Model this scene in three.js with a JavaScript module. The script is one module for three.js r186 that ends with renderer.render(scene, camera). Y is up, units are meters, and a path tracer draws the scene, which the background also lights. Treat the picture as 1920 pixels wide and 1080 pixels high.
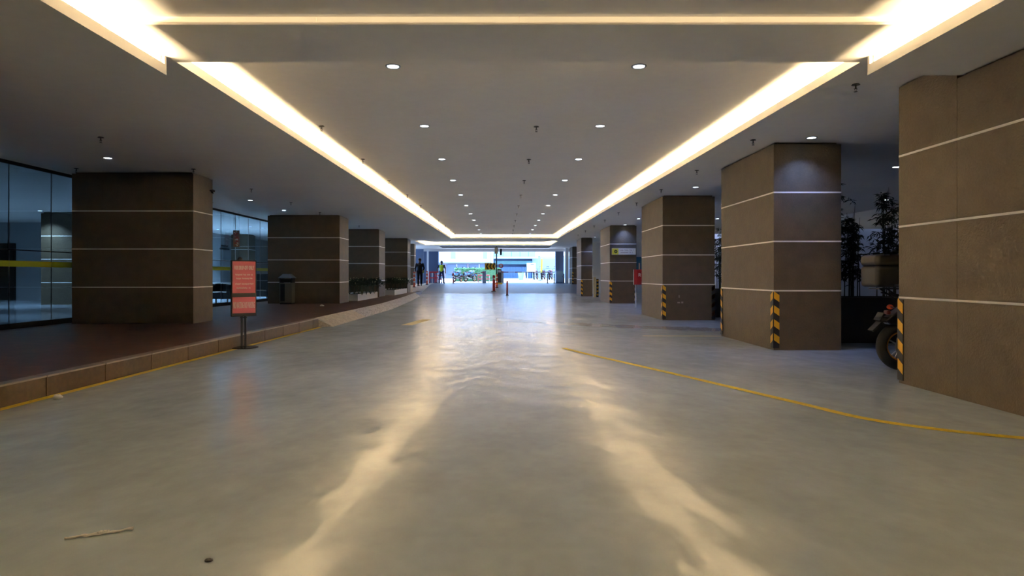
import * as THREE from 'three';
import { mergeGeometries, mergeVertices } from 'three/addons/utils/BufferGeometryUtils.js';
import { RoundedBoxGeometry } from 'three/addons/geometries/RoundedBoxGeometry.js';
import { MarchingCubes } from 'three/addons/objects/MarchingCubes.js';
import { RectAreaLightUniformsLib } from 'three/addons/lights/RectAreaLightUniformsLib.js';

// ------------------------------------------------------------------ camera, sky, sun, exposure
const scene = new THREE.Scene();
const U = 0.857;                                   // metres per plan unit (plan: camera 1.4 units above the drive)
const F = 1180, VX = 943, VY = 516;                // focal length and vanishing point in photo pixels
const camera = new THREE.PerspectiveCamera(2 * Math.atan(540 / F) * 180 / Math.PI, 1920 / 1080, 0.05, 400);
camera.position.set(0, 1.4 * U, 0);
camera.lookAt(0, 1.4 * U, -10);
camera.setViewOffset(1920, 1080, 960 - VX, 540 - VY, 1920, 1080);
camera.updateProjectionMatrix();
scene.background = new THREE.Color().setRGB(0.36, 0.58, 1.0);
scene.backgroundIntensity = 3.5;
const sun = new THREE.DirectionalLight(new THREE.Color().setRGB(1, 0.95, 0.86), 4.5);
sun.position.set(18, 40, -64); sun.target.position.set(0, 0, -56);
sun.castShadow = true; sun.shadow.mapSize.set(2048, 2048);
Object.assign(sun.shadow.camera, { left: -60, right: 60, top: 60, bottom: -60, near: 1, far: 140 });
scene.add(sun, sun.target);
const renderer = new THREE.WebGLRenderer({ antialias: true });
renderer.toneMapping = THREE.LinearToneMapping;
renderer.toneMappingExposure = 2.2;
renderer.shadowMap.enabled = true;
RectAreaLightUniformsLib.init();
const WARM = new THREE.Color().setRGB(1.0, 0.75, 0.42), COOL = new THREE.Color().setRGB(0.42, 0.56, 1.0);
const COVE = 205, SPOT = 2.5;                          // strength of the cove tape and of the downlights

// ------------------------------------------------------------------ helpers
let seed = 7;
const rnd = () => { seed = (seed * 1664525 + 1013904223) >>> 0; return seed / 4294967296; };
const rr = (a, b) => a + (b - a) * rnd();
const used = {};
function numbered(n) { used[n] = (used[n] ?? -1) + 1; return used[n] ? `${n}_${String(used[n]).padStart(3, '0')}` : n; }
const V = (x, y, d) => new THREE.Vector3(x * U, y * U, -d * U);
const px = (x, y, d) => V((x - VX) * d / F, 1.4 - (y - VY) * d / F, d);      // photo pixel at plan depth d
function metreUV(g) {                               // uv in metres by the way each face points
  g = g.index ? g.toNonIndexed() : g;
  const p = g.attributes.position, n = g.attributes.normal, uv = new Float32Array(p.count * 2);
  for (let i = 0; i < p.count; i++) {
    const ax = Math.abs(n.getX(i)), ay = Math.abs(n.getY(i)), az = Math.abs(n.getZ(i));
    if (ay >= ax && ay >= az) { uv[2 * i] = p.getX(i); uv[2 * i + 1] = p.getZ(i); }
    else if (ax >= az) { uv[2 * i] = p.getZ(i); uv[2 * i + 1] = p.getY(i); }
    else { uv[2 * i] = p.getX(i); uv[2 * i + 1] = p.getY(i); }
  }
  g.setAttribute('uv', new THREE.BufferAttribute(uv, 2));
  return g;
}
function boxU(x0, x1, y0, y1, d0, d1) {             // box given in plan units
  const g = new THREE.BoxGeometry(Math.abs(x1 - x0) * U, Math.abs(y1 - y0) * U, Math.abs(d1 - d0) * U);
  g.translate((x0 + x1) / 2 * U, (y0 + y1) / 2 * U, -(d0 + d1) / 2 * U);
  return metreUV(g);
}
function slabU(outer, holes, y0, y1) {              // plate with openings, outline as [x, d] in plan units
  const s = new THREE.Shape(outer.map(([x, d]) => new THREE.Vector2(x * U, d * U)));
  for (const h of holes) s.holes.push(new THREE.Path(h.map(([x, d]) => new THREE.Vector2(x * U, d * U))));
  const g = new THREE.ExtrudeGeometry(s, { depth: (y1 - y0) * U, bevelEnabled: false });
  g.rotateX(-Math.PI / 2); g.translate(0, y0 * U, 0);
  return metreUV(g);
}
function stripU([xa, da], [xb, db], y0, y1, t) {    // upright board between two plan points, centred on the line
  const L = Math.hypot(xb - xa, db - da);
  const g = new THREE.BoxGeometry(L * U, (y1 - y0) * U, t * U);
  g.rotateY(Math.atan2(db - da, xb - xa)); g.translate((xa + xb) / 2 * U, (y0 + y1) / 2 * U, -(da + db) / 2 * U);
  return metreUV(g);
}
const bx = (w, h, d, x = 0, y = 0, z = 0) => new THREE.BoxGeometry(w, h, d).translate(x, y, z);
const cyl = (r0, r1, h, x = 0, y = 0, z = 0, n = 20) => new THREE.CylinderGeometry(r1, r0, h, n).translate(x, y + h / 2, z);
function bar(a, b, r, n = 10, r2 = r) {
  const A = new THREE.Vector3(...a), B = new THREE.Vector3(...b), L = A.distanceTo(B);
  const g = new THREE.CylinderGeometry(r2, r, L, n); g.translate(0, L / 2, 0);
  g.applyQuaternion(new THREE.Quaternion().setFromUnitVectors(new THREE.Vector3(0, 1, 0), B.clone().sub(A).normalize()));
  return g.translate(...a);
}
const merge = (list) => mergeGeometries(list.map((g) => { const q = g.index ? g.toNonIndexed() : g; if (!q.attributes.uv) q.setAttribute('uv', new THREE.BufferAttribute(new Float32Array(q.attributes.position.count * 2), 2)); return q; }));
function mesh(name, g, m, parent = scene) {
  if (Array.isArray(g)) g = g.length > 1 ? merge(g) : g[0];
  const o = new THREE.Mesh(g, m); o.name = parent === scene ? numbered(name) : name;
  o.castShadow = o.receiveShadow = true; parent.add(o); return o;
}
function tag(o, label, category, group, kind) { o.userData = { label, category }; if (group) o.userData.group = group; if (kind) o.userData.kind = kind; return o; }
function thing(name, label, category, pos, turn = 0, group, kind) {
  const o = new THREE.Group(); o.name = numbered(name); scene.add(o);
  if (pos) o.position.copy(pos); o.rotation.y = turn;
  return tag(o, label, category, group, kind);
}
function dup(o, pos, turn, label, group) {
  const c = o.clone(); c.name = numbered(o.name.replace(/_\d{3}$/, '')); scene.add(c);
  c.position.copy(pos); c.rotation.y = turn ?? o.rotation.y; c.userData = { ...o.userData };
  if (label) c.userData.label = label; if (group) c.userData.group = group; return c;
}
// ------------------------------------------------------------------ textures
function lattice(n, s) { let k = s; const a = new Float32Array(n * n); for (let i = 0; i < n * n; i++) { k = (k * 1664525 + 1013904223) >>> 0; a[i] = k / 4294967296; } return a; }
function noiseTile(n, s) {                          // repeating value noise with n cells a side
  const a = lattice(n, s), sm = (t) => t * t * (3 - 2 * t);
  return (u, v) => {
    u = ((u % 1) + 1) % 1 * n; v = ((v % 1) + 1) % 1 * n;
    const i = Math.floor(u), j = Math.floor(v), fu = sm(u - i), fv = sm(v - j), i1 = (i + 1) % n, j1 = (j + 1) % n;
    const p = a[j % n * n + i % n] * (1 - fu) + a[j % n * n + i1] * fu, q = a[j1 * n + i % n] * (1 - fu) + a[j1 * n + i1] * fu;
    return p * (1 - fv) + q * fv;
  };
}
function dataTex(w, h, fn, srgb, rx = 1, ry = 1) {
  const a = new Uint8Array(w * h * 4);
  for (let j = 0; j < h; j++) for (let i = 0; i < w; i++) {
    const c = fn((i + .5) / w, (j + .5) / h), k = (j * w + i) * 4;
    for (let q = 0; q < 3; q++) a[k + q] = Math.max(0, Math.min(255, Math.round(255 * (Array.isArray(c) ? c[q] : c))));
    a[k + 3] = 255;
  }
  const t = new THREE.DataTexture(a, w, h, THREE.RGBAFormat);
  t.wrapS = t.wrapT = THREE.RepeatWrapping; t.magFilter = THREE.LinearFilter; t.minFilter = THREE.LinearMipmapLinearFilter; t.generateMipmaps = true;
  if (srgb) t.colorSpace = THREE.SRGBColorSpace;
  t.repeat.set(rx, ry); t.needsUpdate = true; return t;
}
const n8 = noiseTile(8, 11), n16 = noiseTile(16, 23), n32 = noiseTile(32, 31), n64 = noiseTile(64, 47), n128 = noiseTile(128, 5);
const canvasTex = (w, h, draw) => { const c = document.createElement('canvas'); c.width = w; c.height = h; draw(c.getContext('2d'), w, h); const t = new THREE.CanvasTexture(c); t.colorSpace = THREE.SRGBColorSpace; return t; };

// ------------------------------------------------------------------ materials
const std = (hex, roughness = .7, more = {}) => new THREE.MeshStandardMaterial({ color: hex, roughness, ...more });
const M = {};
{ // painted epoxy drive: faint rolled patches, scuffs, tyre arcs
  const x0 = -8, x1 = 16, d0 = -9, d1 = 60;
  const arc = (x, d, cx, cd, r, w) => { const e = Math.abs(Math.hypot(x - cx, d - cd) - r); return e < w ? 1 : 0; };
  const map = dataTex(1024, 2048, (u, v) => {
    const x = x0 + u * (x1 - x0), d = d0 + v * (d1 - d0);
    let k = .93 + .07 * n16(u * 1.3, v * 2.9) + .05 * n64(u * 1.7, v * 4.1) + .04 * (n128(u * 3, v * 8) - .5);
    // dark damp tyre track sweeping over to the bays
    const e = Math.abs(d - (19.75 - .95 * x + .055 * x * x)); if (e < .42 + .3 * n64(u * 3, v * 5) && x > -.2 && x < 7) k *= .8;
    if (arc(x, d, 12, 14, 7.6, .025) && d < 8.3 && d > 6.2) k *= .6;
    return [.70 * k, .74 * k, .76 * k];
  }, true);
  map.wrapS = map.wrapT = THREE.ClampToEdgeWrapping;
  const bump = dataTex(512, 512, (u, v) => .55 * n8(u, v) + .3 * n16(u, v) + .12 * n32(u, v) + .03 * n128(u, v), false, 9, 16);
  const rough = dataTex(512, 512, (u, v) => { const k = .17 + .045 * n8(u, v) + .035 * n32(u, v); return [k, k, k]; }, false, 5, 11);
  M.floor = new THREE.MeshPhysicalMaterial({ map, bumpMap: bump, bumpScale: .011, roughnessMap: rough, roughness: 1, ior: 1.78 });
  M.floorUV = (g) => { const p = g.attributes.position, uv = g.attributes.uv; for (let i = 0; i < p.count; i++) uv.setXY(i, (p.getX(i) / U - x0) / (x1 - x0), (-p.getZ(i) / U - d0) / (d1 - d0)); return g; };
}
const stucco = dataTex(512, 512, (u, v) => .5 * n128(u, v) + .3 * n64(u, v) + .2 * n32(u, v), false, .7, .7);
const stuccoCol = dataTex(512, 512, (u, v) => { const k = .9 + .12 * n16(u, v) + .08 * n128(u, v); return [.315 * k, .272 * k, .208 * k]; }, true, .5, .5);
M.column = new THREE.MeshStandardMaterial({ map: stuccoCol, bumpMap: stucco, bumpScale: .004, roughness: .62 });
M.strip = std(0xe9e6e2, .45);
M.gap = std(0x17130f, .9);
const paint = dataTex(512, 512, (u, v) => { const k = .965 + .02 * n8(u, v) + .015 * n64(u, v); return [.9 * k, .885 * k, .865 * k]; }, true, .16, .16);
M.ceil = new THREE.MeshStandardMaterial({ map: paint, roughness: .75 });
M.white = std(0xe2e3e4, .6);
M.walk = new THREE.MeshStandardMaterial({ roughness: .42, map: dataTex(512, 512, (u, v) => {
  const k = .75 + .5 * n64(u * .5, v * 2) * n16(u, v) + .18 * n128(u, v * 2); return [.36 * k, .235 * k, .185 * k]; }, true, .4, .4), bumpMap: stucco, bumpScale: .002 });
M.kerb = [0, 1, 2].map((i) => new THREE.MeshStandardMaterial({ roughness: .45, color: [0xffffff, 0xeee6dc, 0xf6eee8][i], map: dataTex(256, 256, (u, v) => { const k = .85 + .25 * n32(u, v) + .1 * n128(u, v); return [.30 * k, .235 * k, .165 * k]; }, true, .9, .9) }));
M.nose = std(0x9b9088, .4);
M.rampStone = new THREE.MeshStandardMaterial({ roughness: .55, map: dataTex(256, 256, (u, v) => { const k = .8 + .25 * n64(u, v) + .15 * n16(u, v); return [.72 * k, .69 * k, .64 * k]; }, true, .8, .8) });
M.rampGrit = new THREE.MeshStandardMaterial({ roughness: .7, map: dataTex(256, 256, (u, v) => { const k = n64(u, v) > .62 ? .55 : .9 + .1 * n32(u, v); return [.8 * k, .8 * k, .82 * k]; }, true, .8, .8) });
M.yellow = new THREE.MeshStandardMaterial({ roughness: .5, map: dataTex(256, 256, (u, v) => { const k = .88 + .14 * n64(u, v); return [.85 * k, .72 * k, .05 * k]; }, true, .7, .7) });
M.worn = std(0xb9a560, .5);
M.hazY = std(0xe3a91c, .45); M.hazK = std(0x15110f, .55);
M.black = std(0x0c0c0d, .5); M.blackGloss = std(0x0a0a0b, .22); M.rubber = std(0x121212, .85);
M.metal = std(0x9a9ca0, .35, { metalness: 1 }); M.darkMetal = std(0x2c2d30, .45, { metalness: .8 });
M.brass = std(0x3a352f, .5, { metalness: .6 });
M.red = std(0xb3202a, .55); M.orange = std(0xd9551e, .55);
M.glass = new THREE.MeshPhysicalMaterial({ color: 0xcfe4f2, roughness: .02, transmission: 1, thickness: 0, ior: 1.5 });
M.film = std(0xa3b02a, .6);
M.lobbyFloor = std(0x8d959e, .14); M.lobbyWall = std(0xa9aeb2, .7);
M.lens = new THREE.MeshStandardMaterial({ color: 0xffffff, emissive: new THREE.Color().setRGB(.72, .86, 1), emissiveIntensity: 5 });
M.led = new THREE.MeshStandardMaterial({ color: 0xffffff, emissive: WARM, emissiveIntensity: 12 });
M.leaf = std(0x1d2a17, .6, { side: THREE.DoubleSide }); M.culm = std(0x232c18, .6);
M.shrub = std(0x1e3318, .6, { side: THREE.DoubleSide }); M.hedge = std(0x74ad82, .7, { side: THREE.DoubleSide });
M.flower = std(0xcfcba0, .7);

// ================================================================== STRUCTURE
const kerbPts = [[-5.78, -9], [-5.36, 5], [-5.3, 6.63], [-4.98, 17], [-4.86, 26], [-5.2, 34], [-5.7, 42], [-6.2, 50], [-6.2, 59]];
const along = (pts, d) => { for (let i = 1; i < pts.length; i++) if (d <= pts[i][1] || i === pts.length - 1) { const [xa, da] = pts[i - 1], [xb, db] = pts[i]; return xa + (xb - xa) * (d - da) / (db - da); } };
const RAMP0 = 48, RAMP1 = 54, TOP = .6;
const groundY = (d) => d < RAMP0 ? 0 : d < RAMP1 ? TOP * (d - RAMP0) / (RAMP1 - RAMP0) : d < 74 ? TOP + (d - RAMP1) * .02 : 1.0;
function profile(x0, x1, pts, thick) {              // ground strip whose height follows [d, y] points, with a flat underside
  const s = new THREE.Shape([...pts.map(([d, y]) => new THREE.Vector2(d * U, y * U)), new THREE.Vector2(pts.at(-1)[0] * U, -thick * U), new THREE.Vector2(pts[0][0] * U, -thick * U)]);
  const g = new THREE.ExtrudeGeometry(s, { depth: (x1 - x0) * U, bevelEnabled: false });
  g.rotateY(Math.PI / 2); g.translate(x0 * U, 0, 0); return metreUV(g);   // shape x -> -z, depth -> +x
}
tag(mesh('floor', M.floorUV(profile(-8, 16, [[-9, 0], [RAMP0, 0]], .3)), M.floor), 'glossy grey green epoxy drive running to the exit ramp', 'floor', null, 'structure');

tag(mesh('floor_ramp', profile(-8, 16, [[RAMP0, 0], [RAMP1, TOP], [59, groundY(59)]], .3), new THREE.MeshStandardMaterial({ roughness: .4, map: dataTex(256, 256, (u, v) => { const k = .86 + .14 * n32(u, v) + .08 * n128(u, v); return [.36 * k, .39 * k, .45 * k]; }, true, .3, .3) })), 'grey concrete ramp rising to the exit', 'ramp', null, 'structure');
{ // raised walkway in front of the lobby
  const edge = kerbPts.filter(([, d]) => d <= 42);
  const w = thing('walkway', 'raised dark brown paved walkway along the lobby glass', 'walkway', null, 0, null, 'structure');
  mesh('paving', slabU([[-10.9, -9], ...edge.map(([x, d]) => [x - .14, d]), [-5.95, 46], [-10.9, 46]], [], .0, .235), M.walk, w);
  mesh('rise', profile(-10.9, -6.25, [[43, .235], [46, .6], [58.5, .68]], .02), M.rampStone, w);
  mesh('bedding', kerbPts.slice(1, 4).slice(0, -1).map((p, i) => stripU([p[0] - .09, p[1]], [kerbPts[i + 2][0] - .09, kerbPts[i + 2][1]], 0, .2, .12)), M.nose, w);
  let k = 0;
  const cuts = []; for (let d = -3.02; d < 17; d += 1.03) cuts.push(d); cuts.push(17);
  for (let i = 0; i + 1 < cuts.length; i++) {
    const a = cuts[i] + .008, b = cuts[i + 1] - .008;
    mesh('kerb_stone', stripU([along(kerbPts, a) - .075, a], [along(kerbPts, b) - .075, b], 0, .222, .15), M.kerb[k++ % 3], w);
    mesh('nosing', stripU([along(kerbPts, a) - .07, a], [along(kerbPts, b) - .07, b], .222, .242, .16), M.nose, w);
  }
  // sloped ramp pieces down to the drive
  const foot = [[-4.62, 17.1], [-4.56, 26], [-4.98, 34], [-5.52, 42], [-6.1, 50]];
  const rc = []; for (let d = 17.1; d < 42; d += d < 21 ? .5 : 1.6) rc.push(d);
  for (let i = 0; i + 1 < rc.length; i++) {
    const a = rc[i] + .004, b = rc[i + 1] - .004, g = new THREE.BufferGeometry();
    const ta = along(kerbPts, a) - .14, tb = along(kerbPts, b) - .14, fa = along(foot, a), fb = along(foot, b);
    const P = [[ta, .238, a], [fa, .006, a], [fb, .006, b], [tb, .238, b], [ta, 0, a], [tb, 0, b], [fa, 0, a], [fb, 0, b]].map((p) => V(...p));
    const q = []; for (const [i0, i1, i2, i3] of [[0, 1, 2, 3], [4, 6, 1, 0], [5, 3, 2, 7], [6, 7, 2, 1]]) q.push(P[i0], P[i1], P[i2], P[i0], P[i2], P[i3]);
    g.setFromPoints(q); g.computeVertexNormals();
    mesh('ramp_slab', metreUV(g), a < 21 ? M.rampStone : M.rampGrit, w);
  }
}
// ---- columns: four rendered courses parted by pale strips, a narrow recessed neck under the soffit
function guard(parent, x, d, base, sx, sd, h = 1.04) {        // hazard angle on the corner; sx/sd: the way its flanges run
  const w = .1, t = .014, g = new THREE.Group(); g.name = 'corner_guard'; parent.add(g);
  mesh('angle', [boxU(Math.min(x, x + sx * w) - (sx > 0 ? t : 0), Math.max(x, x + sx * w) + (sx < 0 ? t : 0), base + .04, base + .04 + h, d - sd * t, d), boxU(x - sx * t, x, base + .04, base + .04 + h, d, d + sd * w)], M.hazK, g);
  for (let k = 0; k < 4; k++) {
    const y = base + .12 + k * .26, e = .003;
    const par = (len) => new THREE.Shape([[0, y + .07], [len, y], [len, y + .13], [0, y + .2]].map(([a, b]) => new THREE.Vector2(a * U, b * U)));
    const a = new THREE.ExtrudeGeometry(par(w), { depth: e * U, bevelEnabled: false });      // front flange, runs along x
    if (sx < 0) a.scale(-1, 1, 1);
    a.translate(x * U, 0, (-(d - sd * t) - (sd > 0 ? 0 : e)) * U);
    const b = new THREE.ExtrudeGeometry(par(w), { depth: e * U, bevelEnabled: false });      // side flange, runs along depth
    b.rotateY(sd * Math.PI / 2); b.translate((x - sx * t - (sx * sd > 0 ? e * sx : 0)) * U, 0, -d * U);
    mesh('stripe', [a, b], M.hazY, g);
  }
}
const COURSE = [1.11, 2.03, 2.945];
function column(label, x0, x1, d0, d1, base, top = 3.88, guards = [], name = 'column') {
  const c = thing(name, label, name === 'column' ? 'column' : 'wall', null, 0, null, 'structure');
  const ys = [base, ...COURSE, top - .035], g = .013;
  for (let i = 0; i < 4; i++) {
    mesh('render_panel', boxU(x0, x1, ys[i] + (i ? g : 0), ys[i + 1] - (i < 3 ? g : 0), d0, d1), M.column, c);
    if (i < 3) mesh('pale_strip', boxU(x0 - .003, x1 + .003, ys[i + 1] - g, ys[i + 1] + g, d0 - .003, d1 + .003), M.strip, c);
  }
  mesh('recessed_neck', boxU(x0 + .06, x1 - .06, top - .035, top, d0 + .06, d1 - .06), M.column, c);
  for (const [x, d, sx, sd] of guards) guard(c, x, d, base, sx, sd);
  return c;
}
column('wide dark column on the walkway beside the glass with bright yellow green band', -10.37, -7.45, 15.14, 16.15, .235);
column('wide dark column on the walkway with litter bin before it', -9.68, -6.72, 25.9, 27.4, .235);
column('dark walkway column between two white planters', -9.6, -6.65, 33.8, 35.5, .235);
column('dark walkway column behind the second white planter', -9.3, -6.4, 42.2, 43.6, .235);
column('slim dark walkway column behind the security guard', -9.5, -6.98, 49.5, 50.4, .6);
column('brown column with lamp glow on its upper front, beside the bamboo and motorcycle', 5.05, 6.31, 11.74, 14.55, 0, 3.88, [[5.05, 11.74, 1, 1], [5.05, 14.55, 1, -1]]);
column('broad brown column with hazard guards on both front corners and paint scrapes', 4.96, 6.58, 19.55, 22.5, 0, 3.88, [[4.96, 19.55, 1, 1], [6.58, 19.55, -1, 1]]);
column('brown column carrying the pale yellow notice board', 5.3, 6.62, 31.2, 34.2, 0, 3.88, [[5.3, 31.2, 1, 1], [6.62, 31.2, -1, 1]]);
column('brown column next to the cream post with white notice', 5.16, 5.9, 41.5, 44, 0, 3.88, [[5.16, 41.5, 1, 1]]);
column('brown column near the ramp top beside the white pier', 6.0, 7.2, 54.5, 57, .6, 3.88, [[6.0, 54.5, 1, 1]]);
column('tall brown column end with one hazard guard, hiding half the motorcycle', 5.16, 6.5, 7.155, 8.2, 0, 3.88, [[5.16, 8.2, 1, -1]]);
column('long brown partition wall with pale strips running towards the parked motorcycle', 5.16, 6.5, -8.7, 7.15, 0, 3.67, [], 'wall_right');
mesh('scrape_mark', boxU(5.46, 5.485, .7, .78, 19.54, 19.548), M.nose, scene.children.find((o) => o.userData.label?.startsWith('broad brown')));
mesh('scrape_mark', boxU(5.42, 5.5, .53, .57, 19.54, 19.548), M.nose, scene.children.find((o) => o.userData.label?.startsWith('broad brown')));
mesh('scrape_mark', boxU(5.54, 5.6, .53, .58, 19.54, 19.548), M.nose, scene.children.find((o) => o.userData.label?.startsWith('broad brown')));

// ---- ceiling
const tray2 = [[-3.8, 7.33], [4.16, 7.33], [3.7, 42.4], [-3.53, 42.4]];
const tray3 = [[-6.4, 45.7], [4.0, 45.7], [3.95, 51.8], [-6.4, 51.8]];
const tray4 = [[-5.5, 54.2], [4.2, 54.2], [4.2, 57.2], [-5.5, 57.2]];
const tray1 = [[-3.82, -3], [4.14, -3], [4.14, 6.6], [-3.82, 6.6]];
const offset = (poly, o) => { const cx = poly.reduce((a, p) => a + p[0], 0) / 4, cd = poly.reduce((a, p) => a + p[1], 0) / 4; return poly.map(([x, d]) => [x + Math.sign(x - cx) * o, d + Math.sign(d - cd) * o]); };
const ceiling = thing('ceiling', 'off white stepped ceiling with long lit recesses over the drive', 'ceiling', null, 0, null, 'structure');
mesh('roof_slab', boxU(-26, 18, 4.12, 4.5, -9.5, 59.4), M.ceil, ceiling);
mesh('soffit_board', slabU([[-10.75, 6.23], [16, 6.23], [16, 59.2], [-10.75, 59.2]], [tray2, tray3, tray4], 3.88, 3.905), M.ceil, ceiling);
mesh('beam_face', boxU(-10.7, 16, 3.905, 4.0, 6.23, 6.28), M.ceil, ceiling);
{ const mid = V(.16, 3.93, 6.215), t = thing('light_line', 'thin warm light line set along the face of the cross beam', 'light strip', mid), n = 4, L = 8 * U;
  const m = new THREE.MeshStandardMaterial({ color: 0xf4ead8, roughness: .5, emissive: WARM, emissiveIntensity: .3 });
  for (let k = 0; k < n; k++) mesh('diffuser', bx(L / n - .003, .05, .012, (k + .5 - n / 2) * L / n, 0, 0), m, t);
  const q = new THREE.RectAreaLight(WARM, .3, L, .05); q.position.copy(mid).z += .02; q.rotation.y = Math.PI; scene.add(q); }
mesh('soffit_board', slabU([[-10.75, -9.3], [16, -9.3], [16, 7.15], [4.14, 7.15], [4.14, -3], [-3.82, -3], [-3.82, 7.15], [-10.75, 7.15]], [], 3.67, 3.695), M.ceil, ceiling);
mesh('tray_ceiling', boxU(-4.5, 4.8, 3.95, 4.0, -3.5, 6.3), M.ceil, ceiling);
for (const [a, b] of [[-10.7, -3.86], [4.18, 16]]) mesh('soffit_end', boxU(a, b, 3.675, 3.88, 7.09, 7.105), M.ceil, ceiling);
function cove(poly, y, lip, top, back, sides, label, far) {
  const b = offset(poly, back), l = offset(poly, .015), s = offset(poly, .2);
  for (let i = 0; i < 4; i++) {
    const j = (i + 1) % 4;
    if (!sides[i]) continue;
    mesh('cove_lip', stripU(l[i], l[j], y + .004, y + lip, .026), M.ceil, ceiling);
    mesh('cove_back', stripU(b[i], b[j], y + .02, top, .03), M.ceil, ceiling);
    const L = Math.hypot(s[j][0] - s[i][0], s[j][1] - s[i][1]), n = Math.max(1, Math.round(L * U / 2.4)), ang = Math.atan2(s[j][1] - s[i][1], s[j][0] - s[i][0]);
    const mid = V((s[i][0] + s[j][0]) / 2, y + .03, (s[i][1] + s[j][1]) / 2);
    const t = thing('cove_light', label[i], 'light strip', mid, ang, 'cove light strips');
    const seg = bx(L * U / n - .012, .018, .03, 0, .009, 0);
    for (let k = 0; k < n; k++) mesh('led_segment', seg.clone().translate((k + .5 - n / 2) * L * U / n, 0, 0), M.led, t);
    const r = new THREE.RectAreaLight(WARM, COVE * far, L * U, .05);
    r.rotation.order = 'YXZ'; r.rotation.set(Math.PI / 2, ang, 0); r.position.copy(mid).y += .03; scene.add(r);
  }
}
cove(tray2, 3.88, .12, 4.12, .36, [1, 1, 1, 1], ['warm light strip behind the cross beam edge of the long recess', 'warm light strip in the long recess edge above the parking bays', 'warm light strip across the exit end of the long recess', 'warm light strip in the long recess edge above the walkway side'], 1);
cove(tray3, 3.88, .1, 4.12, .36, [0, 1, 1, 1], ['', 'short warm light strip in the bay side of the cross recess by the ramp', 'warm light strip along the exit side of the cross recess by the ramp', 'short warm light strip in the walkway side of the cross recess by the ramp'], 1);
cove(tray1, 3.67, .115, 3.95, .36, [0, 0, 0, 0], [], 1);
for (const [x, sgn, lb] of [[-3.82, -1, 'warm light strip above the drive, walkway side, ending at the cross beam'], [4.14, 1, 'warm light strip above the drive, beside the brown partition wall, ending at the cross beam']]) {
  mesh('cove_lip', boxU(x + sgn * .001, x + sgn * .03, 3.674, 3.785, -3, 7.148), M.ceil, ceiling);
  mesh('cove_back', boxU(x + sgn * .42, x + sgn * .45, 3.69, 3.95, -3, 7.15), M.ceil, ceiling);
  mesh('cove_end', boxU(x + sgn * .002, x + sgn * .45, 3.675, 3.879, 7.11, 7.149), M.ceil, ceiling);
  const mid = V(x + sgn * .22, 3.70, 2.05), L = 10.0, n = 4, t = thing('cove_light', lb, 'light strip', mid, Math.PI / 2, 'cove light strips');
  const seg = bx(L * U / n - .012, .018, .03, 0, .009, 0);
  for (let k = 0; k < n; k++) mesh('led_segment', seg.clone().translate((k + .5 - n / 2) * L * U / n, 0, 0), M.led, t);
  const r = new THREE.RectAreaLight(WARM, COVE * 1.3, L * U, .05); r.rotation.order = 'YXZ'; r.rotation.set(Math.PI / 2, Math.PI / 2, 0); r.position.copy(mid).y += .03; scene.add(r);
}
mesh('cove_lip', boxU(-3.82, 4.14, 3.674, 3.785, -3.03, -3.001), M.ceil, ceiling);
// ---- enclosing walls
const wall = (n, g, m, l) => tag(mesh(n, g, m), l, 'wall', null, 'structure');
wall('wall_light_block', boxU(-11, 16, 0, 4.1, -9.3, -9), M.column, 'unseen brown end wall added to shut light out of the near drive');  // unseen wall added so light enters only from the exit, dark to cut bounce
wall('wall_bay', boxU(14, 14.3, 0, 4.1, -9, 59), M.white, 'pale outer wall of the parking bays');
wall('wall_bay_end', boxU(6.4, 14, 0, 3.88, 47.6, 47.9), M.white, 'white end wall of the parking bays beyond the cream post');
wall('wall_bay_screen', boxU(6.6, 14, 0, 2.5, 14.95, 15.1), M.white, 'low pale screen wall behind the big bamboo planter');
wall('wall_bay_screen', boxU(6.9, 14, 0, 2.9, 22.8, 22.95), M.white, 'low pale screen wall behind the second bamboo planter');
wall('wall_header', boxU(-11, 14.3, 3.6, 4.12, 59.0, 59.25), M.ceil, 'white header beam over the exit opening');
wall('wall_exit_pier', boxU(-8.9, -5.98, .55, 3.6, 58.2, 58.8), std(0x3b4a66, .6), 'dark blue grey wall beside the exit behind the high visibility vest man');
wall('wall_exit_post', boxU(-6.85, -6.7, .6, 3.7, 56.6, 56.8), M.white, 'slim white post near the red barriers');
wall('wall_exit_panel', boxU(-7.7, -7.0, .6, 3.7, 55.4, 55.6), std(0x4a5a78, .5), 'blue grey upright panel behind the walking guard');
wall('wall_exit_column', boxU(4.88, 5.62, .65, 3.6, 58.2, 58.9), std(0x5a6780, .6), 'blue grey exit column behind the pale blue cabinet');
wall('wall_exit_white_pier', boxU(5.7, 6.0, .6, 3.88, 57.3, 57.9), M.white, 'white pier at the exit between blue grey and brown columns');
// ---- lobby behind the glass
wall('wall_lobby_back', boxU(-26, -17.3, .2, 3.9, 29.6, 29.9), M.lobbyWall, 'grey lobby wall with dark doorway behind glass');
wall('wall_lobby_inner', boxU(-17.3, -17.0, .2, 3.9, 29.6, 46.5), M.lobbyWall, 'pale lobby wall with small lettering behind glass');
wall('wall_lobby_end', boxU(-17, -10.8, .2, 3.9, 46.3, 46.5), M.lobbyWall, 'lobby end wall seen through the glass');
wall('wall_lobby_side', boxU(-26.2, -26, .2, 3.9, -9, 30), M.lobbyWall, 'lobby side wall far from the drive');
wall('wall_lobby_near', boxU(-26, -10.8, .2, 3.9, -9.3, -9), M.lobbyWall, 'lobby end wall near the viewer side');
tag(mesh('floor_lobby', boxU(-26, -10.85, 0, .24, -9, 46.5), M.lobbyFloor), 'polished pale lobby floor behind the glass', 'floor', null, 'structure');
tag(mesh('ceiling_lobby', boxU(-26, -10.75, 3.88, 3.95, -9, 46.5), M.ceil), 'lobby ceiling with small lamps behind the glass', 'ceiling', null, 'structure');
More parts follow.
